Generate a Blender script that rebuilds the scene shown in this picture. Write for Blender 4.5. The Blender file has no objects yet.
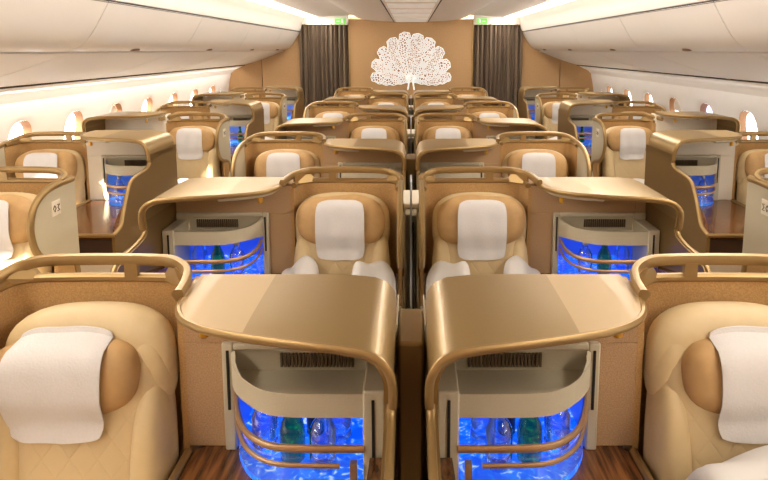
import bpy, bmesh, math, random
from mathutils import Vector, Matrix
random.seed(4)
SC = bpy.context.scene
COL = SC.collection
PI = math.pi

# ------------------------------------------------------------ camera, world, lights, exposure
EYE = 1.70
TILT = math.atan(85.5 / 620)
cd = bpy.data.cameras.new('camera'); cam = bpy.data.objects.new('camera', cd); COL.objects.link(cam)
cam.location = (0, 0, EYE); cam.rotation_euler = (PI / 2 - TILT, 0, 0)
cd.sensor_width = 36; cd.lens = 620 / 768 * 36
cd.shift_x = -27 / 768; cd.shift_y = -105 / 768
cd.clip_start = 0.05
SC.camera = cam
SC.view_settings.view_transform = 'Standard'; SC.view_settings.look = 'None'
SC.view_settings.gamma = 1.0; SC.view_settings.use_curve_mapping = False
SC.view_settings.exposure = -0.38
w = bpy.data.worlds.new('sky'); SC.world = w; w.use_nodes = True
bg = w.node_tree.nodes['Background']; bg.inputs[0].default_value = (0.86, 0.93, 1.0, 1); bg.inputs[1].default_value = 14.0
sun = bpy.data.lights.new('sun', 'SUN'); sun.energy = 70; sun.angle = math.radians(3); sun.color = (1, 0.9, 0.75)
so = bpy.data.objects.new('sun', sun); COL.objects.link(so)
so.rotation_euler = Vector((1, 0.65, -0.26)).to_track_quat('-Z', 'Y').to_euler()

def area(name, loc, sx, sy, power, color, direction=(0, 0, -1)):
    l = bpy.data.lights.new(name, 'AREA'); l.shape = 'RECTANGLE'; l.size = sx; l.size_y = sy
    l.energy = power; l.color = color
    o = bpy.data.objects.new(name, l); COL.objects.link(o); o.location = loc
    z = -Vector(direction).normalized(); y = Vector((0, 1, 0)); x = y.cross(z).normalized()
    o.rotation_euler = Matrix((x, y, z)).transposed().to_euler()
    return o
WARM = (1.0, 0.945, 0.87)
# the cove lamps run the length of the cabin above both rows of bins: one washes down, one across the ceiling
for s in (-1, 1):
    area('cove_lamp', (s * 1.29, 3.8, 2.145), 0.08, 10.6, 80, WARM, (-s * 0.15, 0, -1))
    area('sidewall_lamp', (s * 2.50, 3.8, 1.432), 0.05, 10.6, 34 if s < 0 else 9, (1, 0.93, 0.84), (s * 0.45, 0, -1))
    area('cove_lamp', (s * 1.52, 3.8, 2.10), 0.05, 10.6, 42, WARM, (-s, 0, 0.12))

# ------------------------------------------------------------ materials
def srgb(r, g, b):
    f = lambda c: (c / 255) / 12.92 if c <= 10 else ((c / 255 + 0.055) / 1.055) ** 2.4
    return (f(r), f(g), f(b), 1)
def mat(name, col, rough=0.5, metal=0.0, noise=0.0, scale=60, bump=0.0, spec=0.5, coat=0.0, emis=None, estr=0, sheen=0):
    m = bpy.data.materials.new(name); m.use_nodes = True
    nt = m.node_tree; N = nt.nodes; L = nt.links; b = N['Principled BSDF']
    b.inputs['Base Color'].default_value = col; b.inputs['Roughness'].default_value = rough
    b.inputs['Metallic'].default_value = metal; b.inputs['Specular IOR Level'].default_value = spec
    b.inputs['Coat Weight'].default_value = coat; b.inputs['Sheen Weight'].default_value = sheen
    if emis: b.inputs['Emission Color'].default_value = emis; b.inputs['Emission Strength'].default_value = estr
    if noise or bump:
        tc = N.new('ShaderNodeTexCoord'); t = N.new('ShaderNodeTexNoise')
        t.inputs['Scale'].default_value = scale; t.inputs['Detail'].default_value = 3
        L.new(tc.outputs['Object'], t.inputs['Vector'])
        if noise:
            r = N.new('ShaderNodeValToRGB')
            r.color_ramp.elements[0].position = 0.3; r.color_ramp.elements[1].position = 0.7
            r.color_ramp.elements[0].color = tuple(c * (1 - noise) for c in col[:3]) + (1,)
            r.color_ramp.elements[1].color = tuple(min(1, c * (1 + noise)) for c in col[:3]) + (1,)
            L.new(t.outputs['Fac'], r.inputs[0]); L.new(r.outputs[0], b.inputs['Base Color'])
        if bump:
            bp = N.new('ShaderNodeBump'); bp.inputs['Strength'].default_value = bump; bp.inputs['Distance'].default_value = 0.003
            L.new(t.outputs['Fac'], bp.inputs['Height']); L.new(bp.outputs[0], b.inputs['Normal'])
    return m
def quilt(name, col, cell=0.06):
    m = mat(name, col, 0.5, spec=0.35); nt = m.node_tree; N = nt.nodes; L = nt.links; b = N['Principled BSDF']
    tc = N.new('ShaderNodeTexCoord'); sp = N.new('ShaderNodeSeparateXYZ'); L.new(tc.outputs['Object'], sp.inputs[0])
    def mth(op, a, bb=None):
        n = N.new('ShaderNodeMath'); n.operation = op
        for i, x in enumerate((a, bb)):
            if x is None: continue
            if isinstance(x, (int, float)): n.inputs[i].default_value = x
            else: L.new(x, n.inputs[i])
        return n.outputs[0]
    zz = mth('MULTIPLY', sp.outputs['Z'], 0.75)
    hs = []
    for op in ('ADD', 'SUBTRACT'):
        a = mth(op, sp.outputs['X'], zz); a = mth('MULTIPLY', a, PI / cell); a = mth('ABSOLUTE', mth('SINE', a))
        hs.append(mth('POWER', a, 0.35))
    h = mth('MINIMUM', hs[0], hs[1])
    bp = N.new('ShaderNodeBump'); bp.inputs['Strength'].default_value = 0.35; bp.inputs['Distance'].default_value = 0.004
    L.new(h, bp.inputs['Height']); L.new(bp.outputs[0], b.inputs['Normal'])
    return m
def wood(name):
    m = mat(name, srgb(110, 66, 34), 0.22, coat=0.4); nt = m.node_tree; N = nt.nodes; L = nt.links; b = N['Principled BSDF']
    tc = N.new('ShaderNodeTexCoord'); mp = N.new('ShaderNodeMapping'); mp.inputs['Scale'].default_value = (28, 2.5, 28)
    t = N.new('ShaderNodeTexNoise'); t.inputs['Scale'].default_value = 3; t.inputs['Detail'].default_value = 6
    r = N.new('ShaderNodeValToRGB')
    r.color_ramp.elements[0].position = 0.35; r.color_ramp.elements[0].color = srgb(66, 36, 18)
    r.color_ramp.elements[1].position = 0.7; r.color_ramp.elements[1].color = srgb(142, 90, 48)
    L.new(tc.outputs['Object'], mp.inputs[0]); L.new(mp.outputs[0], t.inputs['Vector']); L.new(t.outputs['Fac'], r.inputs[0])
    L.new(r.outputs[0], b.inputs['Base Color']); return m
def clear(name, tint, gloss=0.12, rough=0.03):
    m = bpy.data.materials.new(name); m.use_nodes = True; nt = m.node_tree; N = nt.nodes; L = nt.links
    N.remove(N['Principled BSDF']); out = N['Material Output']
    tr = N.new('ShaderNodeBsdfTransparent'); tr.inputs[0].default_value = tint
    gl = N.new('ShaderNodeBsdfGlossy'); gl.inputs['Roughness'].default_value = rough
    lw = N.new('ShaderNodeLayerWeight'); lw.inputs['Blend'].default_value = gloss * 2.5
    mx = N.new('ShaderNodeMixShader'); L.new(lw.outputs['Facing'], mx.inputs[0]); L.new(tr.outputs[0], mx.inputs[1]); L.new(gl.outputs[0], mx.inputs[2])
    L.new(mx.outputs[0], out.inputs[0]); return m
def ice(name, k=1.0):
    m = bpy.data.materials.new(name); m.use_nodes = True; nt = m.node_tree; N = nt.nodes; L = nt.links
    b = N['Principled BSDF']; b.inputs['Base Color'].default_value = (0.05, 0.25, 0.8, 1); b.inputs['Roughness'].default_value = 0.1
    tc = N.new('ShaderNodeTexCoord'); v = N.new('ShaderNodeTexNoise'); v.inputs['Scale'].default_value = 38; v.inputs['Detail'].default_value = 2
    v.inputs['Distortion'].default_value = 1.5
    r = N.new('ShaderNodeValToRGB'); e = r.color_ramp.elements
    e[0].position = 0.42; e[0].color = (0.0, 0.07, 0.85, 1); e[1].position = 0.72; e[1].color = (0.65, 0.85, 1, 1)
    x = r.color_ramp.elements.new(0.58); x.color = (0.01, 0.2, 1, 1)
    L.new(tc.outputs['Object'], v.inputs['Vector']); L.new(v.outputs['Fac'], r.inputs[0]); L.new(r.outputs[0], b.inputs['Emission Color'])
    b.inputs['Emission Strength'].default_value = 1.15 * k; return m

FABRIC = mat('tan_shell_fabric', srgb(190, 150, 98), 0.85, noise=0.16, scale=260, bump=0.25, spec=0.15)
FACE = mat('pinkish_tan_woven_fabric', srgb(186, 152, 114), 0.85, noise=0.18, scale=300, bump=0.3, spec=0.15)
LEATHER = mat('cream_leather', srgb(208, 182, 136), 0.45, noise=0.03, scale=30, bump=0.12, spec=0.4)
QUILT = quilt('quilted_cream_leather', srgb(206, 180, 136))
TAN = mat('tan_headrest_leather', srgb(190, 151, 100), 0.55, noise=0.08, scale=25, bump=0.3, spec=0.3)
BRONZE = mat('bronze_paint', srgb(160, 132, 84), 0.36, metal=0.6, noise=0.04, scale=400, coat=0.15)
TRIM = mat('pale_bronze_trim', srgb(164, 134, 86), 0.36, metal=0.6)
DARKBR = mat('dark_bronze_panel', srgb(138, 110, 66), 0.36, metal=0.5)
CAP = mat('gold_cream_console_top', srgb(184, 156, 112), 0.5, metal=0.2, coat=0.05)
PLASTIC = mat('greige_plastic', srgb(196, 185, 158), 0.5, noise=0.03, scale=300)
CREAMP = mat('cream_plastic', srgb(232, 220, 198), 0.4)
BLACK = mat('black_slot', srgb(20, 17, 15), 0.6)
DARKBAND = mat('dark_brown_band', srgb(60, 42, 34), 0.35)
VENT = mat('brown_vent', srgb(92, 74, 52), 0.6)
WOOD = wood('walnut_veneer')
CLOTH = mat('white_cloth', srgb(214, 208, 203), 0.9, noise=0.02, scale=200, bump=0.25, spec=0.1)
LINEN = mat('white_bedding', srgb(216, 210, 203), 0.85, bump=0.6, scale=18, spec=0.1)
RAILM = mat('bronze_bar_rail', srgb(205, 168, 126), 0.32, metal=0.6)
BLUEW = mat('bar_liner', srgb(150, 170, 220), 0.3)
LED = mat('blue_led', (0.02, 0.15, 1, 1), emis=(0.03, 0.2, 1, 1), estr=9)
ICE = ice('lit_blue_shelf')
ICEDAY = ice('daylit_shelf', 0.35)  # weaker shelf glow stands in for daylight washing out the blue
LEDDAY = mat('soft_blue_led', (0.1, 0.3, 1, 1), emis=(0.15, 0.35, 1, 1), estr=2.5)  # dimmer, paler LED for the daylit look of the window consoles
BARDAY = mat('daylit_bar_liner', srgb(205, 215, 230), 0.3)  # paler copy of the liner, window-side daylight put into its colour
GLASS = clear('clear_acrylic', (0.93, 0.97, 1, 1))
CLEARB = clear('clear_bottle_glass', (0.75, 0.85, 0.97, 1), 0.3)
GREENB = clear('green_bottle_glass', (0.12, 0.62, 0.25, 1), 0.14)
GREENCAP = mat('dark_green_cap', srgb(20, 70, 40), 0.4)
SILVER = mat('silver_cap', srgb(200, 205, 215), 0.3, metal=0.7)
AMBER = mat('dark_label_bottle', srgb(40, 28, 40), 0.2)
WALL = mat('warm_white_sidewall', srgb(240, 235, 230), 0.55, noise=0.012, scale=6)
CEIL = mat('white_ceiling', srgb(238, 230, 220), 0.5)
BIN = mat('ivory_bin_door', srgb(230, 222, 212), 0.42, noise=0.012, scale=3, coat=0.15)
BINB = mat('ivory_underpanel', srgb(228, 220, 210), 0.45)
SEAM = mat('dark_seam', srgb(60, 48, 42), 0.7)
LATCH = mat('brown_latch', srgb(130, 98, 74), 0.4, metal=0.3)
REVEAL = mat('shaded_window_reveal', srgb(170, 122, 84), 0.5)  # tan puts the shading inside the window openings into the colour
PANE = clear('window_pane', (0.92, 0.96, 1, 1), 0.08)
TINTP = clear('dimmed_window_pane', (0.30, 0.33, 0.62, 1), 0.08)
BULK = mat('golden_brown_bulkhead', srgb(186, 147, 100), 0.6, noise=0.05, scale=60, bump=0.1)
CURT = mat('taupe_curtain', srgb(112, 94, 76), 0.85, noise=0.10, scale=90)
CARPET = mat('brown_carpet', srgb(110, 88, 70), 0.95, noise=0.2, scale=120, bump=0.4)
EXITG = mat('green_sign', srgb(120, 200, 90), 0.5, emis=srgb(110, 205, 80), estr=0.8)
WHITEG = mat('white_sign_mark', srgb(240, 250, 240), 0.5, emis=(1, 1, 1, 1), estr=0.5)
COVE = mat('cove_light', srgb(255, 246, 230), 0.5, emis=(1, 0.95, 0.87, 1), estr=2.2)
DIFF = mat('ceiling_lamp_diffuser', srgb(255, 248, 236), 0.5, emis=(1, 0.92, 0.8, 1), estr=0.25)

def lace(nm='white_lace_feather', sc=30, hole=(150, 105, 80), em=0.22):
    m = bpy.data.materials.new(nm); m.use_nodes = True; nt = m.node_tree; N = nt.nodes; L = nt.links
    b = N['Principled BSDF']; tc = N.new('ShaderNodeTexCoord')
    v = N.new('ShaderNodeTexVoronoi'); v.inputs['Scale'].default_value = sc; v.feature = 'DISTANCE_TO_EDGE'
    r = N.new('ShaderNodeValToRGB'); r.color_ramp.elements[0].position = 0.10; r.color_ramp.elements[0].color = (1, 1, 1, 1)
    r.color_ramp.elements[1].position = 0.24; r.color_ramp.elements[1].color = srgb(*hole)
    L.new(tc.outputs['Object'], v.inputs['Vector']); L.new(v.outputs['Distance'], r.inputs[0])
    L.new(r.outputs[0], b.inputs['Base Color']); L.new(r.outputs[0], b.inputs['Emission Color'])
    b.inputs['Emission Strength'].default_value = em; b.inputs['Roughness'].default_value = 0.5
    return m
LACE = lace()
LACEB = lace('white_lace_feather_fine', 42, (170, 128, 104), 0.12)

# ------------------------------------------------------------ mesh helpers
def catmull(P, n=6):
    P = [Vector(p) for p in P]; out = []
    for i in range(len(P) - 1):
        p0 = P[max(i - 1, 0)]; p1 = P[i]; p2 = P[i + 1]; p3 = P[min(i + 2, len(P) - 1)]
        for k in range(n):
            t = k / n
            out.append(0.5 * ((2 * p1) + (p2 - p0) * t + (2 * p0 - 5 * p1 + 4 * p2 - p3) * t * t + (3 * p1 - p0 - 3 * p2 + p3) * t ** 3))
    out.append(P[-1]); return out
class MB:
    def __init__(s, M=1): s.v = []; s.f = []; s.mi = []; s.M = M; s.cur = 0
    def mat(s, i): s.cur = i; return s
    def add(s, vs, fs):
        b = len(s.v); s.v += [(p[0] * s.M, p[1], p[2]) for p in vs]
        s.f += [tuple(b + i for i in f) for f in fs]; s.mi += [s.cur] * len(fs); return s
    def box(s, x0, x1, y0, y1, z0, z1):
        return s.add([(x, y, z) for z in (z0, z1) for y in (y0, y1) for x in (x0, x1)],
                     [(0, 2, 3, 1), (4, 5, 7, 6), (0, 1, 5, 4), (2, 6, 7, 3), (0, 4, 6, 2), (1, 3, 7, 5)])
    def grid(s, G):
        n = len(G); m = len(G[0])
        return s.add([p for r in G for p in r], [(i * m + j, i * m + j + 1, (i + 1) * m + j + 1, (i + 1) * m + j) for i in range(n - 1) for j in range(m - 1)])
    def slab(s, G, off):   # closed sheet: grid G and grid off(G)
        H = [[off(i, j, p) for j, p in enumerate(r)] for i, r in enumerate(G)]
        n = len(G); m = len(G[0]); k = n * m
        vs = [p for r in G for p in r] + [p for r in H for p in r]; fs = []
        for i in range(n - 1):
            for j in range(m - 1):
                a = (i * m + j, i * m + j + 1, (i + 1) * m + j + 1, (i + 1) * m + j)
                fs.append(a); fs.append(tuple(k + q for q in reversed(a)))
        bd = [(0, j) for j in range(m)] + [(i, m - 1) for i in range(1, n)] + [(n - 1, j) for j in range(m - 2, -1, -1)] + [(i, 0) for i in range(n - 2, 0, -1)]
        for q in range(len(bd)):
            a = bd[q]; b = bd[(q + 1) % len(bd)]; ia = a[0] * m + a[1]; ib = b[0] * m + b[1]
            fs.append((ib, ia, k + ia, k + ib))
        return s.add(vs, fs)
    def prism(s, poly, fn, t0, t1):
        n = len(poly)
        vs = [fn(a, b, t0) for a, b in poly] + [fn(a, b, t1) for a, b in poly]
        return s.add(vs, [tuple(range(n - 1, -1, -1)), tuple(range(n, 2 * n))] + [(i, (i + 1) % n, n + (i + 1) % n, n + i) for i in range(n)])
    def sweep(s, path, w, h, seg=8, sq=3.0, up=(0, 0, 1), closed=False):
        P = [Vector(p) for p in path]; n = len(P); rings = []
        nrm = Vector(up)
        for i in range(n):
            if closed: t = P[(i + 1) % n] - P[i - 1]
            else: t = P[min(i + 1, n - 1)] - P[max(i - 1, 0)]
            t.normalize(); nn = nrm - t * nrm.dot(t)
            if nn.length < 1e-4: nn = t.orthogonal()
            nrm = nn.normalized(); b = t.cross(nrm)
            ring = []
            for k in range(seg):
                a = 2 * PI * (k + 0.5) / seg; ca = math.cos(a); sa = math.sin(a)
                r = (abs(ca) ** sq + abs(sa) ** sq) ** (-1 / sq)
                ring.append(P[i] + b * (ca * r * w / 2) + nrm * (sa * r * h / 2))
            rings.append(ring)
        vs = [p for r in rings for p in r]; fs = []
        for i in range(n if closed else n - 1):
            for k in range(seg):
                j = (i + 1) % n
                fs.append((i * seg + k, i * seg + (k + 1) % seg, j * seg + (k + 1) % seg, j * seg + k))
        if not closed:
            fs.append(tuple(range(seg - 1, -1, -1))); fs.append(tuple((n - 1) * seg + k for k in range(seg)))
        return s.add(vs, fs)
    def lathe(s, c, prof, seg=14, tf=None):
        vs = []; n = len(prof)
        for r, z in prof:
            for k in range(seg):
                a = 2 * PI * k / seg; p = Vector((r * math.cos(a), r * math.sin(a), z))
                if tf: p = tf @ p
                vs.append((c[0] + p.x, c[1] + p.y, c[2] + p.z))
        fs = [(i * seg + k, i * seg + (k + 1) % seg, (i + 1) * seg + (k + 1) % seg, (i + 1) * seg + k) for i in range(n - 1) for k in range(seg)]
        fs += [tuple(range(seg - 1, -1, -1)), tuple((n - 1) * seg + k for k in range(seg))]
        return s.add(vs, fs)
    def cushion(s, c, a, e, N=9, fn=None):
        pts = {}; vs = []; fs = []
        def solve(d):
            lo, hi = 0, 3
            for _ in range(22):
                t = (lo + hi) / 2
                if sum(abs(t * d[i]) ** e[i] for i in range(3)) < 1: lo = t
                else: hi = t
            return lo
        def idx(q):
            key = tuple(round(x, 5) for x in q)
            if key not in pts:
                d = Vector(q); d = Vector((math.tan(x * PI / 4) for x in d)) ; d.normalize(); t = solve(d)
                p = (d[0] * t * a[0], d[1] * t * a[1], d[2] * t * a[2])
                if fn: p = fn(*p)
                pts[key] = len(vs); vs.append((c[0] + p[0], c[1] + p[1], c[2] + p[2]))
            return pts[key]
        g = [-1 + 2 * i / N for i in range(N + 1)]
        for ax in range(3):
            for sg in (-1, 1):
                for i in range(N):
                    for j in range(N):
                        q = []
                        for (u, v) in ((g[i], g[j]), (g[i + 1], g[j]), (g[i + 1], g[j + 1]), (g[i], g[j + 1])):
                            p = [u, v]; p.insert(ax, sg); q.append(idx(p))
                        fs.append(tuple(q if sg > 0 else q[::-1]))
        return s.add(vs, fs)
    def build(s, name, mats, parent=None, smooth=True, bevel=0, ang=40):
        me = bpy.data.meshes.new(name); me.from_pydata(s.v, [], s.f)
        if not isinstance(mats, (list, tuple)): mats = [mats]
        for m in mats: me.materials.append(m)
        me.polygons.foreach_set('material_index', s.mi)
        bm = bmesh.new(); bm.from_mesh(me); bmesh.ops.recalc_face_normals(bm, faces=bm.faces)
        for e in bm.edges:
            if len(e.link_faces) == 2 and e.calc_face_angle(0) > math.radians(ang): e.smooth = False
        for f in bm.faces: f.smooth = smooth
        bm.to_mesh(me); bm.free()
        o = bpy.data.objects.new(name, me); COL.objects.link(o)
        if parent: o.parent = parent
        if bevel:
            b = o.modifiers.new('bevel', 'BEVEL'); b.width = bevel; b.segments = 2; b.limit_method = 'ANGLE'; b.angle_limit = math.radians(40)
            if hasattr(b, 'harden_normals'): b.harden_normals = False
        return o
def empty(name, loc=(0, 0, 0)):
    o = bpy.data.objects.new(name, None); COL.objects.link(o); o.location = loc; o.empty_display_size = 0.1; return o
def tag(o, label, cat, group=None):
    o['label'] = label; o['category'] = cat
    if group: o['group'] = group
    return o
def struct(o): o['kind'] = 'structure'; return o
def copy_tree(o, parent=None):
    c = o.copy(); COL.objects.link(c); c.parent = parent
    for ch in o.children: copy_tree(ch, c)
    return c
def kill(o):
    for ch in list(o.children): kill(ch)
    bpy.data.objects.remove(o)

# ------------------------------------------------------------ the cabin shell
Y0, Y1 = -1.6, 9.2
L_ = Y1 - Y0
struct(MB().box(-2.8, 2.8, Y0, Y1 + 0.3, -0.06, 0).build('floor', CARPET))

def strip(prof, name, m, s=1, y0=Y0, y1=Y1, thick=0.02, sm=True):
    P = [Vector((p[0], 0, p[1])) for p in (catmull([(a, b, 0) for a, b in prof], 4) if sm else [(a, b) for a, b in prof])] if False else None
    pts = [(q.x, q.y) for q in catmull([(a, b, 0) for a, b in prof], 4)] if sm else prof
    nrm = []
    for i in range(len(pts)):
        a = pts[max(i - 1, 0)]; b = pts[min(i + 1, len(pts) - 1)]; d = Vector((b[0] - a[0], b[1] - a[1])); d.normalize()
        nrm.append((-d.y, d.x))
    mb = MB(s)
    G = [[(x, y, z) for y in (y0, y1)] for x, z in pts]
    mb.slab(G, lambda i, j, p: (p[0] + nrm[i][0] * thick, p[1], p[2] + nrm[i][1] * thick))
    return mb.build(name, m)
# ceiling: shallow convex centre panel, aisle panels, cove
cl = MB()
pr = [(-0.80, 2.165), (-0.70, 2.135), (-0.5, 2.112), (-0.25, 2.10), (0, 2.096), (0.25, 2.10), (0.5, 2.112), (0.70, 2.135), (0.80, 2.165)]
cl.slab([[(x, Y0, z), (x, Y1, z)] for x, z in pr], lambda i, j, p: (p[0], p[1], p[2] + 0.03))
for s in (-1, 1):
    q = [(0.80, 2.185), (0.84, 2.195), (1.1, 2.185), (1.34, 2.165)]
    cl.slab([[(s * x, Y0, z), (s * x, Y1, z)] for x, z in q], lambda i, j, p: (p[0], p[1], p[2] + 0.03))
    cl.box(min(s * 1.30, s * 1.7), max(s * 1.30, s * 1.7), Y0, Y1, 2.20, 2.23)
ceiling = struct(cl.build('ceiling', CEIL))
for s in (-1, 1):
    c = MB(s); c.box(1.345, 1.56, Y0, Y1 - 0.02, 2.165, 2.195)
    o = c.build('cove_light', COVE); tag(o, ('left' if s < 0 else 'right') + ' long warm white cove light strip above the overhead bins', 'light', 'cove lights'); 
# seams and lamps of the centre ceiling
mb = MB()
for s in (-1, 1): mb.box(s * 0.245 - 0.004, s * 0.245 + 0.004, Y0, Y1, 2.092, 2.098)
struct(mb.build('trim_1', SEAM))
ly = 5.05; names = ['nearest', 'second nearest', 'third', 'fourth', 'fifth', 'farthest']
for k in range(6):
    y = 4.55 + k * 0.75
    t = empty('ceiling_light', (0, y, 2.09)); tag(t, f'{names[k]} rectangular white lamp panel set in the centre ceiling', 'light', 'ceiling lamps')
    MB().box(-0.235, 0.235, 0, 0.70, -0.002, 0.008).build('frame', CEIL, t, bevel=0.002)
    MB().box(-0.205, 0.205, 0.10, 0.60, -0.007, -0.001).build('diffuser', DIFF, t)
# side structure per side
BINP = [(1.600, 2.03), (1.612, 1.99), (1.625, 1.955), (1.68, 1.86), (1.74, 1.77), (1.80, 1.715), (1.87, 1.688)]
for s, side in ((-1, 'left'), (1, 'right')):
    # bin housing lip above the doors
    struct(strip([(1.56, 2.20), (1.575, 2.12), (1.592, 2.05), (1.605, 2.0), (1.618, 1.966)], 'trim_2' if s < 0 else 'trim_3', CEIL, s, thick=0.02))
    struct(MB(s).box(1.626, 1.640, Y0, Y1, 1.950, 1.964).build('trim_4' if s < 0 else 'trim_5', SEAM))
    # underside
    struct(strip([(1.885, 1.682), (1.90, 1.668), (2.05, 1.610), (2.25, 1.535), (2.44, 1.478)], 'trim_6' if s < 0 else 'trim_7', BINB, s, thick=0.02))
    struct(MB(s).box(2.445, 2.468, Y0, Y1, 1.466, 1.480).build('trim_8' if s < 0 else 'trim_9', SEAM))
    struct(strip([(2.46, 1.475), (2.52, 1.435), (2.60, 1.40), (2.665, 1.345)], 'trim_10' if s < 0 else 'trim_11', WALL, s, thick=0.02))
    # underside seams
    mb = MB(s)
    for k in range(7):
        y = 0.34 + 1.53 * k
        P = [(1.90, y, 1.663), (2.05, y - 0.05, 1.604), (2.25, y - 0.12, 1.529), (2.44, y - 0.18, 1.472)]
        mb.sweep(P, 0.004, 0.002, 6)
    struct(mb.build('trim_12' if s < 0 else 'trim_13', BIN))
    # bins
    bn = ['nearest', 'second', 'third', 'fourth', 'fifth', 'farthest']
    ys = [-1.19 + 1.53 * k for k in range(8)]
    for k in range(1, 7):
        a = ys[k] + 0.004; b = min(ys[k + 1] - 0.004, Y1 - 0.01)
        t = empty('overhead_bin', (s * 1.75, a, 1.69)); tag(t, f'{bn[k-1]} ivory overhead bin along the {side} side of the cabin', 'overhead bin', f'{side} overhead bins')
        pts = [(q.x, q.y) for q in catmull([(x, z, 0) for x, z in BINP[2:]], 4)]
        mb = MB(s)
        G = [[(x - 1.75, y - a, z - 1.69) for y in (a, b)] for x, z in pts]
        mb.slab(G, lambda i, j, p: (p[0] + 0.02, p[1], p[2] + 0.02)); mb.build('door', BIN, t)
        mb = MB(s); mb.box(-0.05, 0.55, 0.002, b - a - 0.002, 0.27, 0.30); mb.box(0.15, 0.75, 0.002, b - a - 0.002, 0.02, 0.035)
        mb.build('bin_body', BIN, t)
        yl = 1.14 + 1.5 * (k - 1) - a
        yl = (b - a) / 2
        P = [(0.075, 0.006), (0.10, 0.0), (0.115, -0.004), (0.10, 0.012)]
        mb = MB(s); mb.cushion((0.088, yl, 0.010), (0.022, 0.055, 0.012), (2.5, 3, 2.5), 5); mb.build('latch', LATCH, t)

# side walls with window openings
def wx(z):
    return 2.665 + 0.10 * math.sin(max(0, min(1, (1.345 - z) / 0.75)) * PI / 2)
WY = [4.28 + 0.70 * k for k in range(-8, 7)]
for s, side in ((-1, 'left'), (1, 'right')):
    mb = MB(s)
    ZT, ZB, ZC = 1.345, 0.70, 1.035
    for yc in WY:
        N = 40; inner = []; outer = []
        for k in range(N):
            a = 2 * PI * k / N; ca, sa = math.cos(a), math.sin(a)
            r = (abs(ca) ** 2.6 + abs(sa) ** 2.6) ** (-1 / 2.6)
            inner.append((yc + 0.137 * r * ca, ZC + 0.175 * r * sa))
            q = 1 / max(abs(ca), abs(sa))
            zz = q * sa; outer.append((yc + 0.35 * q * ca, ZC + (zz * (ZT - ZC) if zz > 0 else zz * (ZC - ZB))))
        rows = []
        for tt in (0, 0.12, 0.3, 0.6, 1.0):
            row = [((1 - tt) * i[0] + tt * o[0], (1 - tt) * i[1] + tt * o[1]) for i, o in zip(inner, outer)]
            row.append(row[0])
            rows.append([(wx(z) + (0.010 if tt == 0 else 0), y, z) for y, z in row])
        mb.grid(rows)
    ye0, ye1 = WY[0] - 0.35, WY[-1] + 0.35
    zs = [0.70, 0.5, 0.25, 0.0]; xs = [wx(0.70), 2.75, 2.68, 2.56]
    mb.grid([[(x, ye0, z), (x, Y1 + 0.1, z)] for x, z in zip(xs, zs)])
    if ye1 < Y1 + .1: mb.grid([[(wx(z), ye1, z), (wx(z), Y1 + 0.1, z)] for z in (1.345, 1.2, 1.05, 0.9, 0.7)])
    # outer skin above and below so daylight only comes through the openings
    mb.box(2.86, 2.88, Y0, Y1 + 0.3, 1.3, 2.35); mb.box(2.86, 2.88, Y0, Y1 + .3, -0.05, 0.78)
    mb.box(1.55, 2.88, Y0, Y1 + 0.3, 2.28, 2.30)
    wall = struct(mb.build('wall_' + side, WALL))
    for k, yc in enumerate(WY):
        if yc < 2.5: continue
        n = int(round((yc - 2.88) / 0.70)) + 1 + (10 if s > 0 else 0)
        t = struct(empty(f'window_{n}', (0, yc, ZC)))
        N = 32
        rings = []
        for d, e in ((0.0, 0.0), (0.010, -0.004), (0.03, -0.012), (0.052, -0.018)):
            ring = []
            for q in range(N + 1):
                a = 2 * PI * q / N; ca, sa = math.cos(a), math.sin(a); r = (abs(ca) ** 2.6 + abs(sa) ** 2.6) ** (-1 / 2.6)
                z = (0.175 + e) * r * sa
                ring.append((wx(ZC + z) + 0.008 + d, (0.137 + e) * r * ca, z))
            rings.append(ring)
        m2 = MB(s); m2.grid(rings); m2.build('window_frame', REVEAL, t)
        ring = rings[-1][:-1]
        m3 = MB(s); m3.add(ring, [tuple(range(N))]); m3.build('pane', TINTP if (s > 0 and abs(yc - 5.68) < .1) else PANE, t)
        if s < 0 and abs(yc - 5.68) < 0.1 or (k * 7 + (s > 0) * 3) % 5 == 0:
            # pulled half way shade
            sh = [p for p in ring if p[2] > 0.03]
            sh = sorted(sh, key=lambda p: math.atan2(p[2] - 0.03, p[1]))
            sh = [(p[0] - 0.01, p[1] * 0.98, p[2]) for p in sh]
            m4 = MB(s); m4.add(sh, [tuple(range(len(sh)))]); m4.build('shade', CEIL, t)
    # ledge below the windows
    struct(MB(s).box(2.36, 2.745, 0.2, Y1, 0.62, 0.66).build('trim_14' if s < 0 else 'trim_15', CREAMP, bevel=0.01))
struct(MB().box(-2.8, 2.8, Y0 - 0.05, Y0, 0, 2.3).build('wall_front', BULK))
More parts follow.
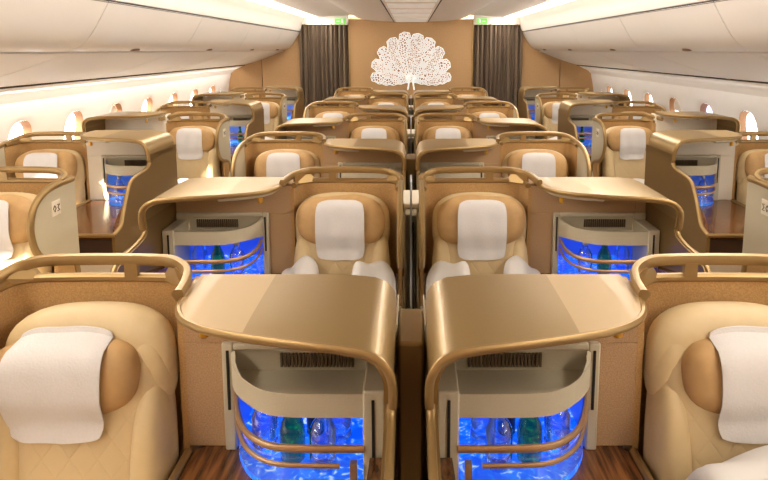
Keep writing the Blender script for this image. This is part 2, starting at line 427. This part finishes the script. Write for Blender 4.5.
# back bulkhead
wb = MB(); wb.box(-2.85, 2.85, Y1 + 0.10, Y1 + 0.14, 0, 2.3); struct(wb.build('wall_back', BULK))
cp = empty('partition_panel', (0, Y1, 0)); tag(cp, 'golden brown partition panel behind the white feather emblem', 'partition')
MB().box(-0.90, 0.90, 0, 0.08, 0, 2.145).build('panel', BULK, cp, bevel=0.01)
mb = MB()
for s in (-1, 1): mb.box(s * 0.90 - 0.012, s * 0.90 + 0.012, -0.012, 0.08, 0, 2.14)
mb.build('edge_trim', TRIM, cp)
for s, side in ((-1, 'left'), (1, 'right')):
    p = MB(s)
    P = [(q.x, q.y) for q in catmull([(x, z, 0) for x, z in BINP[2:]], 4)]
    p.box(1.63, 2.20, Y1 + 0.02, Y1 + 0.09, 0, 2.1); p.box(2.21, 2.75, Y1 + 0.02, Y1 + 0.09, 0, 1.6)
    o = p.build('side_partition', BULK); tag(o, f'brown wall partition at the {side} rear beside the curtain', 'partition', 'side partitions')
    # header above the curtain
    o = MB(s).box(0.91, 1.66, Y1 - 0.06, Y1 + 0.05, 2.055, 2.20).build('curtain_header', CEIL, bevel=0.01)
    tag(o, f'ivory header above the {side} curtain carrying the green sign', 'header', 'curtain headers')
    g = empty('exit_sign', (s * 1.03, Y1 - 0.062, 2.105)); tag(g, f'small green exit sign above the {side} curtain', 'sign', 'exit signs')
    MB(s).box(-0.075, 0.075, -0.008, 0, -0.04, 0.04).build('sign_plate', EXITG, g, bevel=0.002)
    m = MB(s); m.box(-0.045, -0.02, -0.011, -0.007, -0.02, 0.02); m.box(0.005, 0.05, -0.011, -0.007, -0.006, 0.006); m.cushion((-0.032, -0.010, 0.028), (0.007, 0.003, 0.007), (2, 2, 2), 3)
    m.build('running_figure_mark', WHITEG, g)
    # curtain with folds
    rows = []
    n = 110
    for i in range(n + 1):
        x = 0.925 + 0.70 * i / n
        f = 0.028 * math.sin(i * 0.62) + 0.014 * math.sin(i * 0.29 + 1) + 0.008 * math.sin(i * 1.7)
        rows.append([(x + 0.006 * math.sin(z * 3 + i), Y1 - 0.03 + f * (1 + 0.15 * (2 - z)), z) for z in (0.03, 0.7, 1.2, 1.6, 2.065)])
    m = MB(s); m.slab(rows, lambda i, j, p: (p[0], p[1] + 0.006, p[2]))
    o = m.build('curtain', CURT); tag(o, f'dark taupe pleated curtain on the {side} of the emblem panel', 'curtain', 'bulkhead curtains')

# the white feather emblem: a fan of lacy lobes over two curled stems
em = empty('feather_emblem', (0, Y1 - 0.01, 1.21)); tag(em, 'white lacework feather fan emblem on the golden bulkhead panel', 'wall emblem')
FE = [(-84, 0.60, 0.105), (84, 0.60, 0.105), (-64, 0.64, 0.12), (64, 0.64, 0.12), (-45, 0.66, 0.125), (45, 0.66, 0.125), (-26, 0.69, 0.13), (26, 0.69, 0.13), (-8, 0.72, 0.13), (9, 0.70, 0.13)]
for q, (ang, ln, wd) in enumerate(FE):
    a = math.radians(ang); poly = []
    n = 26
    for side in (1, -1):
        for i in range(n + 1):
            t = i / n if side > 0 else 1 - i / n
            hw = wd * 0.92 * (math.sin(min(1, t * 1.02) ** 1.25 * PI * 0.86 + 0.06) ** 0.7 if t < 1 else 0.0)
            hw *= 1 + 0.10 * math.sin(t * 34)
            if t > 0.985: hw *= 0.3
            poly.append((side * max(hw, 0.004), t * ln * (1 + 0.01 * math.sin(t * 30))))
    ca, sa = math.cos(a), math.sin(a)
    P = [(x * ca + y * sa, 0.03 + (-x * sa + y * ca) * 0.98 + (0.0 if abs(ang) > 60 else 0.02)) for x, y in poly]
    m = MB(); off = -0.012 - 0.004 * q
    m.prism(P, lambda x, z, t: (x, t, z), off, off - 0.003)
    m.build('feather', (LACE, LACEB)[(q // 2 + q) % 2], em)
    m = MB(); E = [(x, off - 0.004, z) for x, z in P]; m.sweep(E, 0.010, 0.004, 5, 2, up=(0, 1, 0)); m.build('feather_outline', WHITEG, em)
for s in (-1, 1):
    m = MB(s); P = catmull([(0.0, -0.05, 0.16), (0.02, -0.055, 0.09), (0.06, -0.055, 0.05), (0.07, -0.055, 0.10), (0.035, -0.055, 0.10), (0.035, -0.055, -0.02), (0.05, -0.055, -0.10)], 5)
    m.sweep(P, 0.022, 0.012, 6); m.build('stem', WHITEG, em)

# ------------------------------------------------------------ one suite: console, shell, seat (local u across, v forward is negative, z up)
CAPP = [(0.000, 1.075, -0.375), (0.000, 1.115, -0.383), (0.005, 1.143, -0.388), (0.021, 1.165, -0.384), (0.050, 1.177, -0.378), (0.10, 1.182, -0.370),
        (0.16, 1.184, -0.360), (0.22, 1.184, -0.345), (0.28, 1.184, -0.328), (0.34, 1.184, -0.307), (0.385, 1.184, -0.282), (0.42, 1.184, -0.247), (0.443, 1.184, -0.198), (0.452, 1.184, -0.13)]
CURV = [(0.358, -0.112, 0), (0.345, -0.150, 0), (0.316, -0.198, 0), (0.275, -0.235, 0), (0.23, -0.252, 0), (0.15, -0.256, 0), (0.062, -0.256, 0)]
def curve(z0, z1=None, n=5, off=0.0):
    pts = catmull(CURV, n); out = []
    for i, p in enumerate(pts):
        t = i / (len(pts) - 1)
        k = max(0, 1 - t * 2.6)
        z = z0 + ((z1 if z1 is not None else z0) - z0) * k * k
        a = pts[max(i - 1, 0)]; b = pts[min(i + 1, len(pts) - 1)]; d = (b - a).normalized()
        out.append((p.x - d.y * -off, p.y + d.x * off, z))
    return out
SIDE = [(-0.375, 1.10), (-0.365, 1.065), (-0.385, 1.042), (-0.44, 1.030), (-0.53, 1.022), (-0.60, 1.005), (-0.65, 0.95), (-0.70, 0.87), (-0.73, 0.825), (-0.80, 0.803)]

mat_gold = mat("gold_stud", srgb(214, 160, 60), 0.3, metal=0.7)
def make_console(M, face=None):
    t = empty('minibar_console'); face = face or FACE
    # top: bronze roll-over and paler flat leaf
    for nm, a, b, mt in (('rolled_top', 0, 9, BRONZE), ('flat_top', 8, len(CAPP), CAP)):
        pr = CAPP[a:b]
        G = []
        for (u, z, vf) in pr:
            G.append([(u, -0.03 + (vf + 0.03) * k / 8, z - (0.004 * (k / 8) ** 6)) for k in range(9)])
        def off(i, j, p, pr=pr):
            a_ = pr[max(i - 1, 0)]; b_ = pr[min(i + 1, len(pr) - 1)]
            d = Vector((b_[0] - a_[0], b_[1] - a_[1])).normalized()
            return (p[0] + d.y * 0.016, p[1], p[2] - d.x * 0.016)
        m = MB(M); m.slab(G, off); m.build(nm, mt, t)
    # lip under the seat-side corner with its gold stud
    m = MB(M); lp = [(0.25, -0.315), (0.31, -0.30), (0.36, -0.275), (0.40, -0.245), (0.425, -0.20), (0.438, -0.10), (0.25, -0.10)]
    m.prism(lp, lambda a, b, z: (a, b, z), 1.150, 1.167); m.build('under_lip', PLASTIC, t, bevel=0.006)
    m = MB(M); m.lathe((0.385, -0.225, 1.124), [(0.006, 0), (0.010, 0.003), (0.010, 0.016), (0.008, 0.03)], 12); m.build('stud', mat_gold, t)
    # side panel
    poly = [(0.0, 1.10)] + SIDE + [(-0.80, 0.70), (0.0, 0.70)]
    m = MB(M); m.prism(poly, lambda a, b, u: (u, a, b), 0.0, 0.016); m.build('side_panel', DARKBR, t)
    # trim that frames the top and runs down the side panel
    P = [(0.454, -0.06, 1.176)] + [(u, vf - 0.003, z - 0.008) for (u, z, vf) in reversed(CAPP)] + [(0.003, a - 0.003, b) for a, b in SIDE[1:]]
    m = MB(M); m.sweep(catmull(P, 3), 0.013, 0.016, 8, 3); m.build('edge_trim', TRIM, t)
    # woven face around the bar
    m = MB(M)
    m.box(0.060, 0.478, -0.10, -0.085, 1.05, 1.160); m.box(0.016, 0.060, -0.10, -0.085, 1.05, 1.135); m.box(0.385, 0.478, -0.10, -0.085, 0.80, 1.05); m.box(0.014, 0.03, -0.10, -0.085, 0.80, 1.05)
    m.box(0.462, 0.478, -0.085, 0.0, 0.62, 1.168); m.box(0.060, 0.462, -0.03, -0.012, 1.05, 1.160)
    m.build('woven_face' if face is FACE else 'cream_face', face, t, bevel=0.002)
    # bar frame
    m = MB(M)
    m.box(0.362, 0.388, -0.116, -0.101, 0.80, 1.056); m.box(0.064, 0.362, -0.116, -0.101, 1.040, 1.056)
    m.box(0.020, 0.064, -0.262, -0.101, 0.802, 1.028); m.box(0.020, 0.064, -0.116, -0.101, 1.028, 1.056)
    fr = m.build('bar_frame', PLASTIC, t, bevel=0.004)
    MB(M).box(0.371, 0.377, -0.1185, -0.1155, 0.90, 1.04).build('slot', BLACK, fr)
    MB(M).box(0.040, 0.046, -0.2645, -0.2615, 0.88, 1.01).build('slot', BLACK, fr)
    # vent wall above the tray
    m = MB(M); m.add([(0.064, -0.100, 1.040), (0.362, -0.100, 1.040), (0.362, -0.088, 0.968), (0.064, -0.088, 0.968),
                      (0.064, -0.080, 1.040), (0.362, -0.080, 1.040), (0.362, -0.075, 0.975), (0.064, -0.075, 0.975)],
                     [(0, 1, 2, 3), (7, 6, 5, 4), (0, 4, 5, 1), (1, 5, 6, 2), (2, 6, 7, 3), (3, 7, 4, 0)])
    vw = m.build('vent_wall', PLASTIC, t)
    m = MB(M)
    for k in range(20):
        u = 0.096 + k * 0.0084
        m.box(u, u + 0.0048, -0.1035, -0.092, 0.994, 1.026)
    m.build('vent_slots', VENT, vw, smooth=False)
    # tray
    m = MB(M)
    cv = curve(0.0)
    fl = [(p[0], p[1]) for p in cv] + [(0.062, -0.088), (0.362, -0.088)]
    m.prism(fl, lambda a, b, z: (a, b, z), 0.972, 0.980)
    m.build('tray_floor', PLASTIC, t)
    m = MB(M)
    G = []
    for i, p in enumerate(cv):
        tt = i / (len(cv) - 1); up = 0.018 * max(0, 1 - tt * 3) ** 1.5
        G.append([(p[0], p[1], 0.968 - up * 0.5), (p[0], p[1] - 0.001, 0.99 + up * .3), (p[0], p[1] - 0.002, 1.020 + up)])
    def offt(i, j, p):
        a = cv[max(i - 1, 0)]; b = cv[min(i + 1, len(cv) - 1)]; d = Vector((b[0] - a[0], b[1] - a[1])).normalized()
        return (p[0] - d.y * 0.010 * -1 * -1, p[1] + d.x * 0.010 * -1, p[2])
    m.slab(G, offt); m.build('tray_lip', PLASTIC, t)
    # lit compartment
    m = MB(M)
    m.box(0.064, 0.362, 0.085, 0.095, 0.80, 0.972); m.box(0.052, 0.064, -0.10, 0.095, 0.80, 0.972); m.box(0.362, 0.374, -0.10, 0.095, 0.80, 0.972)
    m.box(0.052, 0.374, -0.085, 0.095, 0.964, 0.971)
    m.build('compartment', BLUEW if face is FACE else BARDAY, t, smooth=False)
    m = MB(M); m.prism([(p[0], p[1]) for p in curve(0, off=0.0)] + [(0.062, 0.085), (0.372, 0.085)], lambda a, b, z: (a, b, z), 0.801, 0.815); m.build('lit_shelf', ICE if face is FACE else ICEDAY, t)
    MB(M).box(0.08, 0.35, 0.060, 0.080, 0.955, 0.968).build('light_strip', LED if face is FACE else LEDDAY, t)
    MB(M).box(0.08, 0.35, -0.235, -0.222, 0.960, 0.967).build('light_strip', LED, t) if False else None
    # curved clear guard and two rails
    m = MB(M); G = [[(p[0], p[1], 0.815), (p[0], p[1], 0.885)] for p in cv]; m.grid(G); m.build('clear_guard', GLASS, t)
    m = MB(M); m.sweep([(a, b - 0.006, c) for a, b, c in curve(0.905, 0.950)], 0.012, 0.017, 8); m.build('bar_rail', RAILM, t)
    m = MB(M); m.sweep([(a, b - 0.006, c) for a, b, c in curve(0.868, 0.912)][:-3], 0.009, 0.011, 8); m.box(0.076, 0.090, -0.272, -0.258, 0.820, 0.878); m.build('bar_rail', RAILM, t)
    # walnut table, lining, base
    m = MB(M); m.prism([(0.016, -0.79), (0.44, -0.79), (0.462, -0.74), (0.462, -0.12), (0.44, -0.085), (0.016, -0.085)], lambda a, b, z: (a, b, z), 0.780, 0.800)
    m.build('walnut_table', WOOD, t, bevel=0.004)
    m = MB(M); m.prism([(-0.268, 0.80), (-0.268, 0.89), (-0.45, 0.93), (-0.56, 0.92), (-0.68, 0.84), (-0.72, 0.80)], lambda a, b, u: (u, a, b), 0.016, 0.050); m.build('walnut_lining', WOOD, t)
    m = MB(M); m.sweep([(0.0, -0.80, 0.80), (0.2, -0.803, 0.80), (0.44, -0.80, 0.80), (0.466, -0.77, 0.80), (0.47, -0.70, 0.80), (0.47, -0.12, 0.80)], 0.018, 0.018, 8, 3); m.build('table_trim', TRIM, t)
    MB(M).box(0.004, 0.466, -0.795, 0.0, 0.70, 0.781).build('dark_band', DARKBAND, t, bevel=0.004)
    MB(M).box(0.004, 0.458, -0.80, 0.08, 0.0, 0.699).build('base', CREAMP, t, bevel=0.008)
    return t
mat_gold = mat('gold_stud', srgb(214, 160, 60), 0.3, metal=0.7)

WING = [(0.0, 1.172), (-0.14, 1.170), (-0.22, 1.152), (-0.275, 1.115), (-0.30, 1.06), (-0.30, 1.01), (-0.28, 0.95), (-0.235, 0.905), (-0.17, 0.878), (-0.09, 0.862), (-0.03, 0.83), (-0.01, 0.76)]
def make_shell(M, ws=1.0):
    t = empty('seat_shell')
    plan = catmull([(0.488, -0.10, 0), (0.488, -0.055, 0), (0.502, -0.018, 0), (0.54, 0.0, 0), (0.70, 0.006, 0), (0.85, 0.0, 0), (0.893, -0.018, 0), (0.905, -0.06, 0), (0.905, -0.16, 0)], 5)
    G = [[(p.x, p.y, z) for z in (0.40, 0.8, 1.152)] for p in plan]
    def off(i, j, p):
        a = plan[max(i - 1, 0)]; b = plan[min(i + 1, len(plan) - 1)]; d = (b - a).normalized()
        return (p[0] - d.y * 0.014, p[1] + d.x * 0.014, p[2])
    m = MB(M); m.slab(G, off); m.build('shell_wall', FABRIC, t)
    m = MB(M); m.sweep([(p.x, p.y + 0.004, 1.162) for p in plan], 0.022, 0.020, 8, 3.5); m.build('rim', TRIM, t)
    # top rail joins the console top, arches over the shell and runs down into the wing
    P = [(0.456, -0.165, 1.188), (0.464, -0.10, 1.192), (0.482, -0.045, 1.198), (0.525, -0.004, 1.204), (0.58, 0.004, 1.207), (0.70, 0.006, 1.208), (0.82, 0.004, 1.206), (0.875, -0.004, 1.198), (0.906, -0.035, 1.185), (0.914, -0.085, 1.176)]
    m = MB(M); m.sweep(catmull(P, 5), 0.020, 0.026, 10, 4); m.build('top_rail', TRIM, t)
    MB(M).box(0.615, 0.645, -0.003, 0.012, 1.165, 1.200).build('rail_bracket', TRIM, t)
    Q = [(0, 1, 2, 3), (7, 6, 5, 4), (0, 4, 5, 1), (3, 2, 6, 7), (0, 3, 7, 4), (1, 5, 6, 2)]
    m = MB(M); m.add([(0.486, -0.06, 1.16), (0.56, 0.002, 1.16), (0.535, 0.002, 1.20), (0.486, -0.06, 1.195), (0.478, -0.05, 1.16), (0.56, 0.014, 1.16), (0.53, 0.014, 1.20), (0.478, -0.05, 1.195)], Q)
    m.build('rail_end', TRIM, t)
    m = MB(M); m.add([(0.845, 0.002, 1.16), (0.909, -0.05, 1.16), (0.909, -0.05, 1.18), (0.868, 0.0, 1.195), (0.845, 0.014, 1.16), (0.917, -0.045, 1.16), (0.917, -0.045, 1.18), (0.868, 0.012, 1.195)], Q)
    m.build('rail_end', TRIM, t)
    wp = [(q.x, q.y) for q in catmull([(a * ws, b, 0) for a, b in WING], 3)]
    m = MB(M); m.prism(wp + [(0.0, 0.76)], lambda a, b, u: (u, a, b), 0.908, 0.922); m.build('wing_panel', PLASTIC, t)
    m = MB(M); m.sweep([(0.915, a, b) for a, b in wp], 0.022, 0.030, 8, 4, up=(0, 0, 1)); m.build('wing_trim', TRIM, t)
    m = MB(M); m.box(0.922, 0.925, -0.175, -0.115, 1.055, 1.115); pl = m.build('row_plate', CREAMP, t, bevel=0.002)
    m = MB(M)
    m.sweep([(0.926, -0.158, 1.097), (0.926, -0.168, 1.085), (0.926, -0.158, 1.072), (0.926, -0.150, 1.085), (0.926, -0.158, 1.097)], 0.003, 0.003, 6)
    m.sweep([(0.926, -0.140, 1.097), (0.926, -0.125, 1.097), (0.926, -0.138, 1.085), (0.926, -0.125, 1.072), (0.926, -0.140, 1.072)], 0.003, 0.003, 6)
    m.build('row_number', VENT, pl)
    # lower side by the arm rest
    m = MB(M); m.prism([(-0.01, 0.0), (-0.01, 0.78), (-0.08, 0.74), (-0.20, 0.66), (-0.62, 0.63), (-0.66, 0.60), (-0.66, 0.0)], lambda a, b, u: (u, a, b), 0.893, 0.92); m.build('side_base', CREAMP, t, bevel=0.006)
    MB(M).box(0.474, 0.89, -0.012, 0.03, 0.0, 0.46).build('shell_base', CREAMP, t, bevel=0.005)
    return t

SU = 0.682   # seat centre
HEAD = {True: (1.035, 0.172, 0.096, 0.0), False: (1.000, 0.166, 0.080, 0.035)}
def make_seat(M, high=True):
    t = empty('cabin_seat')
    tilt = lambda z0: (lambda x, y, z: (x * (1 - 0.10 * max(0, z / 0.37)), y + 0.16 * (z) , z))
    m = MB(M); m.cushion((SU, -0.150, 0.74), (0.195, 0.070, 0.335), (4.5, 2.4, 5), 12, tilt(0)); m.build('backrest', QUILT, t)
    # side bolsters
    for q in (-1, 1):
        m = MB(M); m.cushion((SU + q * 0.150, -0.178, 0.72), (0.040, 0.060, 0.26), (2.6, 2.4, 4), 9, lambda x, y, z: (x + q * 0.0 * z, y + 0.16 * z, z)); m.build('bolster', LEATHER, t)
        m = MB(M); m.cushion((SU + q * 0.144, -0.098, 0.998), (0.044, 0.050, 0.092), (2.5, 2.3, 2.8), 9, lambda x, y, z: (x - q * 0.20 * max(0, z), y + 0.15 * z, z)); m.build('head_wing', LEATHER, t)
    m = MB(M); m.cushion((SU, -0.078, 1.015), (0.188, 0.055, 0.112), (3.2, 2.3, 3.0), 12, lambda x, y, z: (x, y + 0.15 * z + 0.05 * (x / .19) ** 2 * -0.6, z)); m.build('head_cushion', LEATHER, t)
    zc, hw, hh, du = HEAD[high]
    m = MB(M); m.cushion((SU + du, -0.140, zc), (hw, 0.060, hh), (3.6, 2.2, 2.6), 12, lambda x, y, z: (x, y + 0.12 * z - 0.02 * (x / hw) ** 2 , z + 0.004 * math.sin(x * 30))); m.build('headrest', TAN, t)
    m = MB(M); m.cushion((SU, -0.40, 0.475), (0.195, 0.26, 0.062), (6, 6, 2.5), 10); m.build('seat_cushion', QUILT, t)
    m = MB(M); m.box(0.51, 0.86, -0.60, -0.09, 0.0, 0.42); m.build('seat_base', DARKBAND, t, bevel=0.01)
    m = MB(M); m.cushion((0.502, -0.40, 0.60), (0.018, 0.22, 0.035), (4, 5, 3), 6); m.build('armrest', LEATHER, t)
    return t
def make_cover(M, high=True):
    zc, hw, hh, du = HEAD[high]
    def front(x, z):      # foremost surface of headrest, head cushion and backrest at this place
        zz = z - zc; best = 0.0
        r = 1 - abs(x / hw) ** 3.6 - abs(zz / hh) ** 2.6
        if r > 0: best = min(best, -0.140 - 0.060 * r ** (1 / 2.2) + 0.12 * min(zz, 0.02) - 0.02 * (x / hw) ** 2)
        X = x + du
        z2 = z - 1.015; r = 1 - abs(X / 0.188) ** 3.2 - abs(z2 / 0.112) ** 3
        if r > 0: best = min(best, -0.078 - 0.055 * r ** (1 / 2.3) + 0.15 * z2 - 0.03 * (X / .19) ** 2)
        for q in (-1, 1):
            X4 = X - q * 0.144 + q * 0.2 * max(0, z - 0.998); z4 = z - 0.998; r = 1 - abs(X4 / 0.046) ** 2.5 - abs(z4 / 0.092) ** 2.8
            if r > 0: best = min(best, -0.098 - 0.05 * r ** (1 / 2.3) + 0.15 * z4)
        z3 = z - 0.74; r = 1 - abs(X / 0.19) ** 4.5 - abs(z3 / 0.335) ** 5
        if r > 0: best = min(best, -0.150 - 0.070 * r ** (1 / 2.4) + 0.16 * z3)
        return best
    m = MB(M); G = []; n = 22
    ztop, zbot = (zc + hh * 0.93, zc - 0.142) if high else (zc + hh + 0.018, zc - 0.120)
    cols = []
    for i in range(n + 1):
        a = -1 + 2 * i / n; row = []
        k = (1 - abs(a) ** 5 * 0.10)
        for j in range(n + 1):
            b = -1 + 2 * j / n
            zm = (ztop + zbot) / 2; z = zm - b * (ztop - zbot) / 2 * k
            x = (0.094 if high else 0.105) * a * (1 - abs(b) ** 6 * 0.09)
            row.append([x, front(x, z), z])
        # cloth spans hollows: running limit on how fast it may fall back towards the seat below the bulge
        for j in range(1, n + 1):
            if row[j][2] < zc: row[j][1] = min(row[j][1], row[j - 1][1] + 0.0030)
        G.append([(SU + du + x, y - 0.0085 - 0.0015 * math.sin(7 * a + 3 * j / n), z) for j, (x, y, z) in enumerate(row)])
    m.slab(G, lambda i, j, p: (p[0], p[1] - 0.003, p[2]))
    return m.build('headrest_cover', CLOTH)
def make_bottle(kind):
    t = empty(kind)
    if kind == 'green_bottle':
        MB().lathe((0, 0, 0), [(0.022, 0), (0.027, 0.004), (0.028, 0.065), (0.024, 0.085), (0.013, 0.11), (0.010, 0.133)], 14).build('bottle_body', GREENB, t)
        MB().lathe((0, 0, 0.133), [(0.0115, 0), (0.0115, 0.014), (0.009, 0.017)], 12).build('bottle_cap', GREENCAP, t)
        MB().lathe((0, 0, 0.03), [(0.0285, 0), (0.0287, 0.04)], 14).build('bottle_label', GREENCAP, t) if False else None
    elif kind == 'water_bottle':
        MB().lathe((0, 0, 0), [(0.024, 0), (0.029, 0.006), (0.029, 0.03), (0.0265, 0.036), (0.029, 0.042), (0.029, 0.085), (0.020, 0.105), (0.011, 0.115), (0.011, 0.125)], 14).build('bottle_body', CLEARB, t)
        MB().lathe((0, 0, 0.125), [(0.012, 0), (0.012, 0.013), (0.010, 0.015)], 12).build('bottle_cap', SILVER, t)
    else:
        MB().lathe((0, 0, 0), [(0.018, 0), (0.021, 0.004), (0.021, 0.065), (0.018, 0.08), (0.010, 0.098), (0.010, 0.106)], 14).build('bottle_body', AMBER, t)
        MB().lathe((0, 0, 0.106), [(0.011, 0), (0.011, 0.010)], 12).build('bottle_cap', SILVER, t)
    return t
def make_pillow(M):
    m = MB(M)
    m.cushion((0, 0, 0), (0.17, 0.055, 0.125), (4, 2.0, 4), 12, lambda x, y, z: (x, y * (1 + 0.25 * math.sin(x * 21) * math.cos(z * 17)) - 0.3 * z * -1, z + 0.012 * math.sin(x * 26)))
    return m.build('pillow', LINEN)
def make_blanket(M):
    m = MB(M)
    m.cushion((0, 0, 0), (0.19, 0.20, 0.115), (5, 4, 2.6), 20, lambda x, y, z: (x, y, z if z < 0 else z * (1 + 0.10 * math.sin(x * 23 + y * 9)) + 0.008 * math.sin(y * 38 + x * 12)))
    return m.build('blanket', LINEN)

PRO = {}
for M in (1, -1):
    PRO[M] = dict(console=make_console(M), consolecream=make_console(M, CREAMP), shell=make_shell(M, 1.27), shellwindow=make_shell(M), seat=make_seat(M), seatlow=make_seat(M, False), cover=make_cover(M), coverlow=make_cover(M, False), pillow=make_pillow(M), blanket=make_blanket(M))
BOT = {k: make_bottle(k) for k in ('green_bottle', 'water_bottle', 'dark_bottle')}

ROW = ['front', 'second', 'third', 'fourth', 'fifth', 'sixth', 'rearmost']
YR = lambda r: 1.41 + 1.105 * r
def place(pro, loc, label, cat, group, rot=None):
    o = copy_tree(pro); o.location = loc; tag(o, label, cat, group)
    if rot: o.rotation_euler = rot
    return o
def suite(r, block, x0, M):
    odd = r % 2 == 0
    P = PRO[M]; y = YR(r); where = f'{ROW[r]} row of the {block} column'
    c_ = place(P['consolecream' if 'window' in block else 'console'], (x0, y, 0), f'bronze-topped minibar console in the {where}', 'console', 'minibar consoles')
    zs = 1.042 if 'window' in block else 1.0
    c_.scale = (1, 1, zs)
    place(P['shellwindow' if 'window' in block else 'shell'], (x0, y, 0), f'tan fabric seat shell with bronze rail in the {where}', 'seat shell', 'seat shells')
    low = r == 0
    place(P['seatlow' if low else 'seat'], (x0, y, 0), f'cream leather seat with tan headrest in the {where}', 'seat', 'cabin seats')
    place(P['coverlow' if low else 'cover'], (x0 + (0 if not low else -M * 0.0), y, 0), f'white headrest cloth on the seat in the {where}', 'headrest cover', 'headrest covers')
    if r <= 4:
        spec = [('green_bottle', 0.225, -0.165), ('water_bottle', 0.13, -0.11), ('water_bottle', 0.155, -0.19), ('dark_bottle', 0.19, -0.07), ('water_bottle', 0.29, -0.14)]
        if r > 0: spec = [('green_bottle', 0.19, -0.15), ('water_bottle', 0.11, -0.12), ('water_bottle', 0.27, -0.16)]
        if r > 2: spec = spec[:1]
        nm = {'green_bottle': 'green glass bottle', 'water_bottle': 'clear water bottle', 'dark_bottle': 'small dark bottle'}
        words = {1: ['beside the side panel', 'near the curved rail', 'by the outer end of the rail']}
        cnt = 0
        for k, u, v in spec:
            lab = f'{nm[k]} in the lit minibar, {where}'
            if k == 'water_bottle' and r <= 2:
                opts = ['panel-side', 'middle', 'seat-side'] if r == 0 else ['panel-side', 'seat-side']
                lab = f'{opts[cnt]} clear water bottle in the lit minibar, {where}'; cnt += 1
            place(BOT[k], (x0 + M * u, y + v, 0.8155 * zs), lab, 'bottle', 'minibar bottles')
    # the soft things on the seats
    if block.endswith('centre') and r == 1:
        for q, (du, dv, rz, ry) in enumerate(((0.135, -0.30, 0.5, 0.35), (-0.150, -0.28, -0.5, -0.5))):
            o = place(P['pillow'], (x0 + M * (SU + du), y + dv, 0.80), f'white pillow leaning {"beside the divider" if q == 0 else "beside the console"} in the {where}', 'pillow', 'white pillows', (-0.35, ry * M, rz * M))
            o.scale = (0.56, 0.7, 0.92)
    if 'window' in block:
        place(P['blanket'], (x0 + M * SU, y - 0.47, 0.665), f'rumpled white blanket on the seat in the {where}', 'blanket', 'white blankets')
    if r == 0 and block == 'right centre':
        place(P['blanket'], (x0 + M * SU, y - 0.42, 0.73), f'rumpled white blanket on the seat in the {where}', 'blanket', 'white blankets').scale = (1.06, 0.95, 1.85)
for r in range(7):
    if r % 2 == 0:
        suite(r, 'left centre', -0.0325, -1); suite(r, 'right centre', 0.0325, 1)
        if r >= 2: suite(r, 'left window', -1.39, -1); suite(r, 'right window', 1.39, 1)
    else:
        suite(r, 'left centre', -0.955, 1); suite(r, 'right centre', 0.955, -1)
        suite(r, 'left window', -2.315, 1); suite(r, 'right window', 2.315, -1)
for M in (1, -1):
    for o in PRO[M].values(): kill(o)
for o in BOT.values(): kill(o)

# dividers between the centre seats
for r in range(7):
    y = YR(r)
    if r % 2 == 0:
        t = empty('centre_divider', (0, y, 0)); tag(t, f'bronze divider block between the two centre consoles of the {ROW[r]} row', 'divider', 'console dividers')
        MB().box(-0.029, 0.029, -0.18, 0.0, 0.0, 1.09).build('divider_body', BRONZE, t, bevel=0.008)
        MB().box(-0.0320, -0.0295, -0.14, 0.03, 0.3, 1.11).build('side_strip', PLASTIC, t); MB().box(0.0295, 0.0320, -0.14, 0.03, 0.3, 1.11).build('side_strip', PLASTIC, t)
    else:
        t = empty('centre_divider', (0, y, 0)); tag(t, f'cream divider cabinet between the two centre seats of the {ROW[r]} row', 'divider', 'seat dividers')
        MB().box(-0.024, 0.024, -0.05, 0.10, 0.0, 1.03).build('divider_body', PLASTIC, t, bevel=0.004)
        MB().box(-0.058, 0.058, 0.04, 0.30, 1.035, 1.055).build('divider_top', CREAMP, t, bevel=0.006)
        MB().box(-0.055, 0.055, 0.06, 0.29, 0.0, 1.035).build('divider_cabinet', PLASTIC, t, bevel=0.003)
        MB().box(-0.004, 0.004, -0.20, -0.06, 0.5, 1.20).build('screen_post', SILVER, t, bevel=0.002)
        MB().box(0.006, 0.012, -0.20, -0.052, 0.5, 1.0).build('screen_slot', BLACK, t)
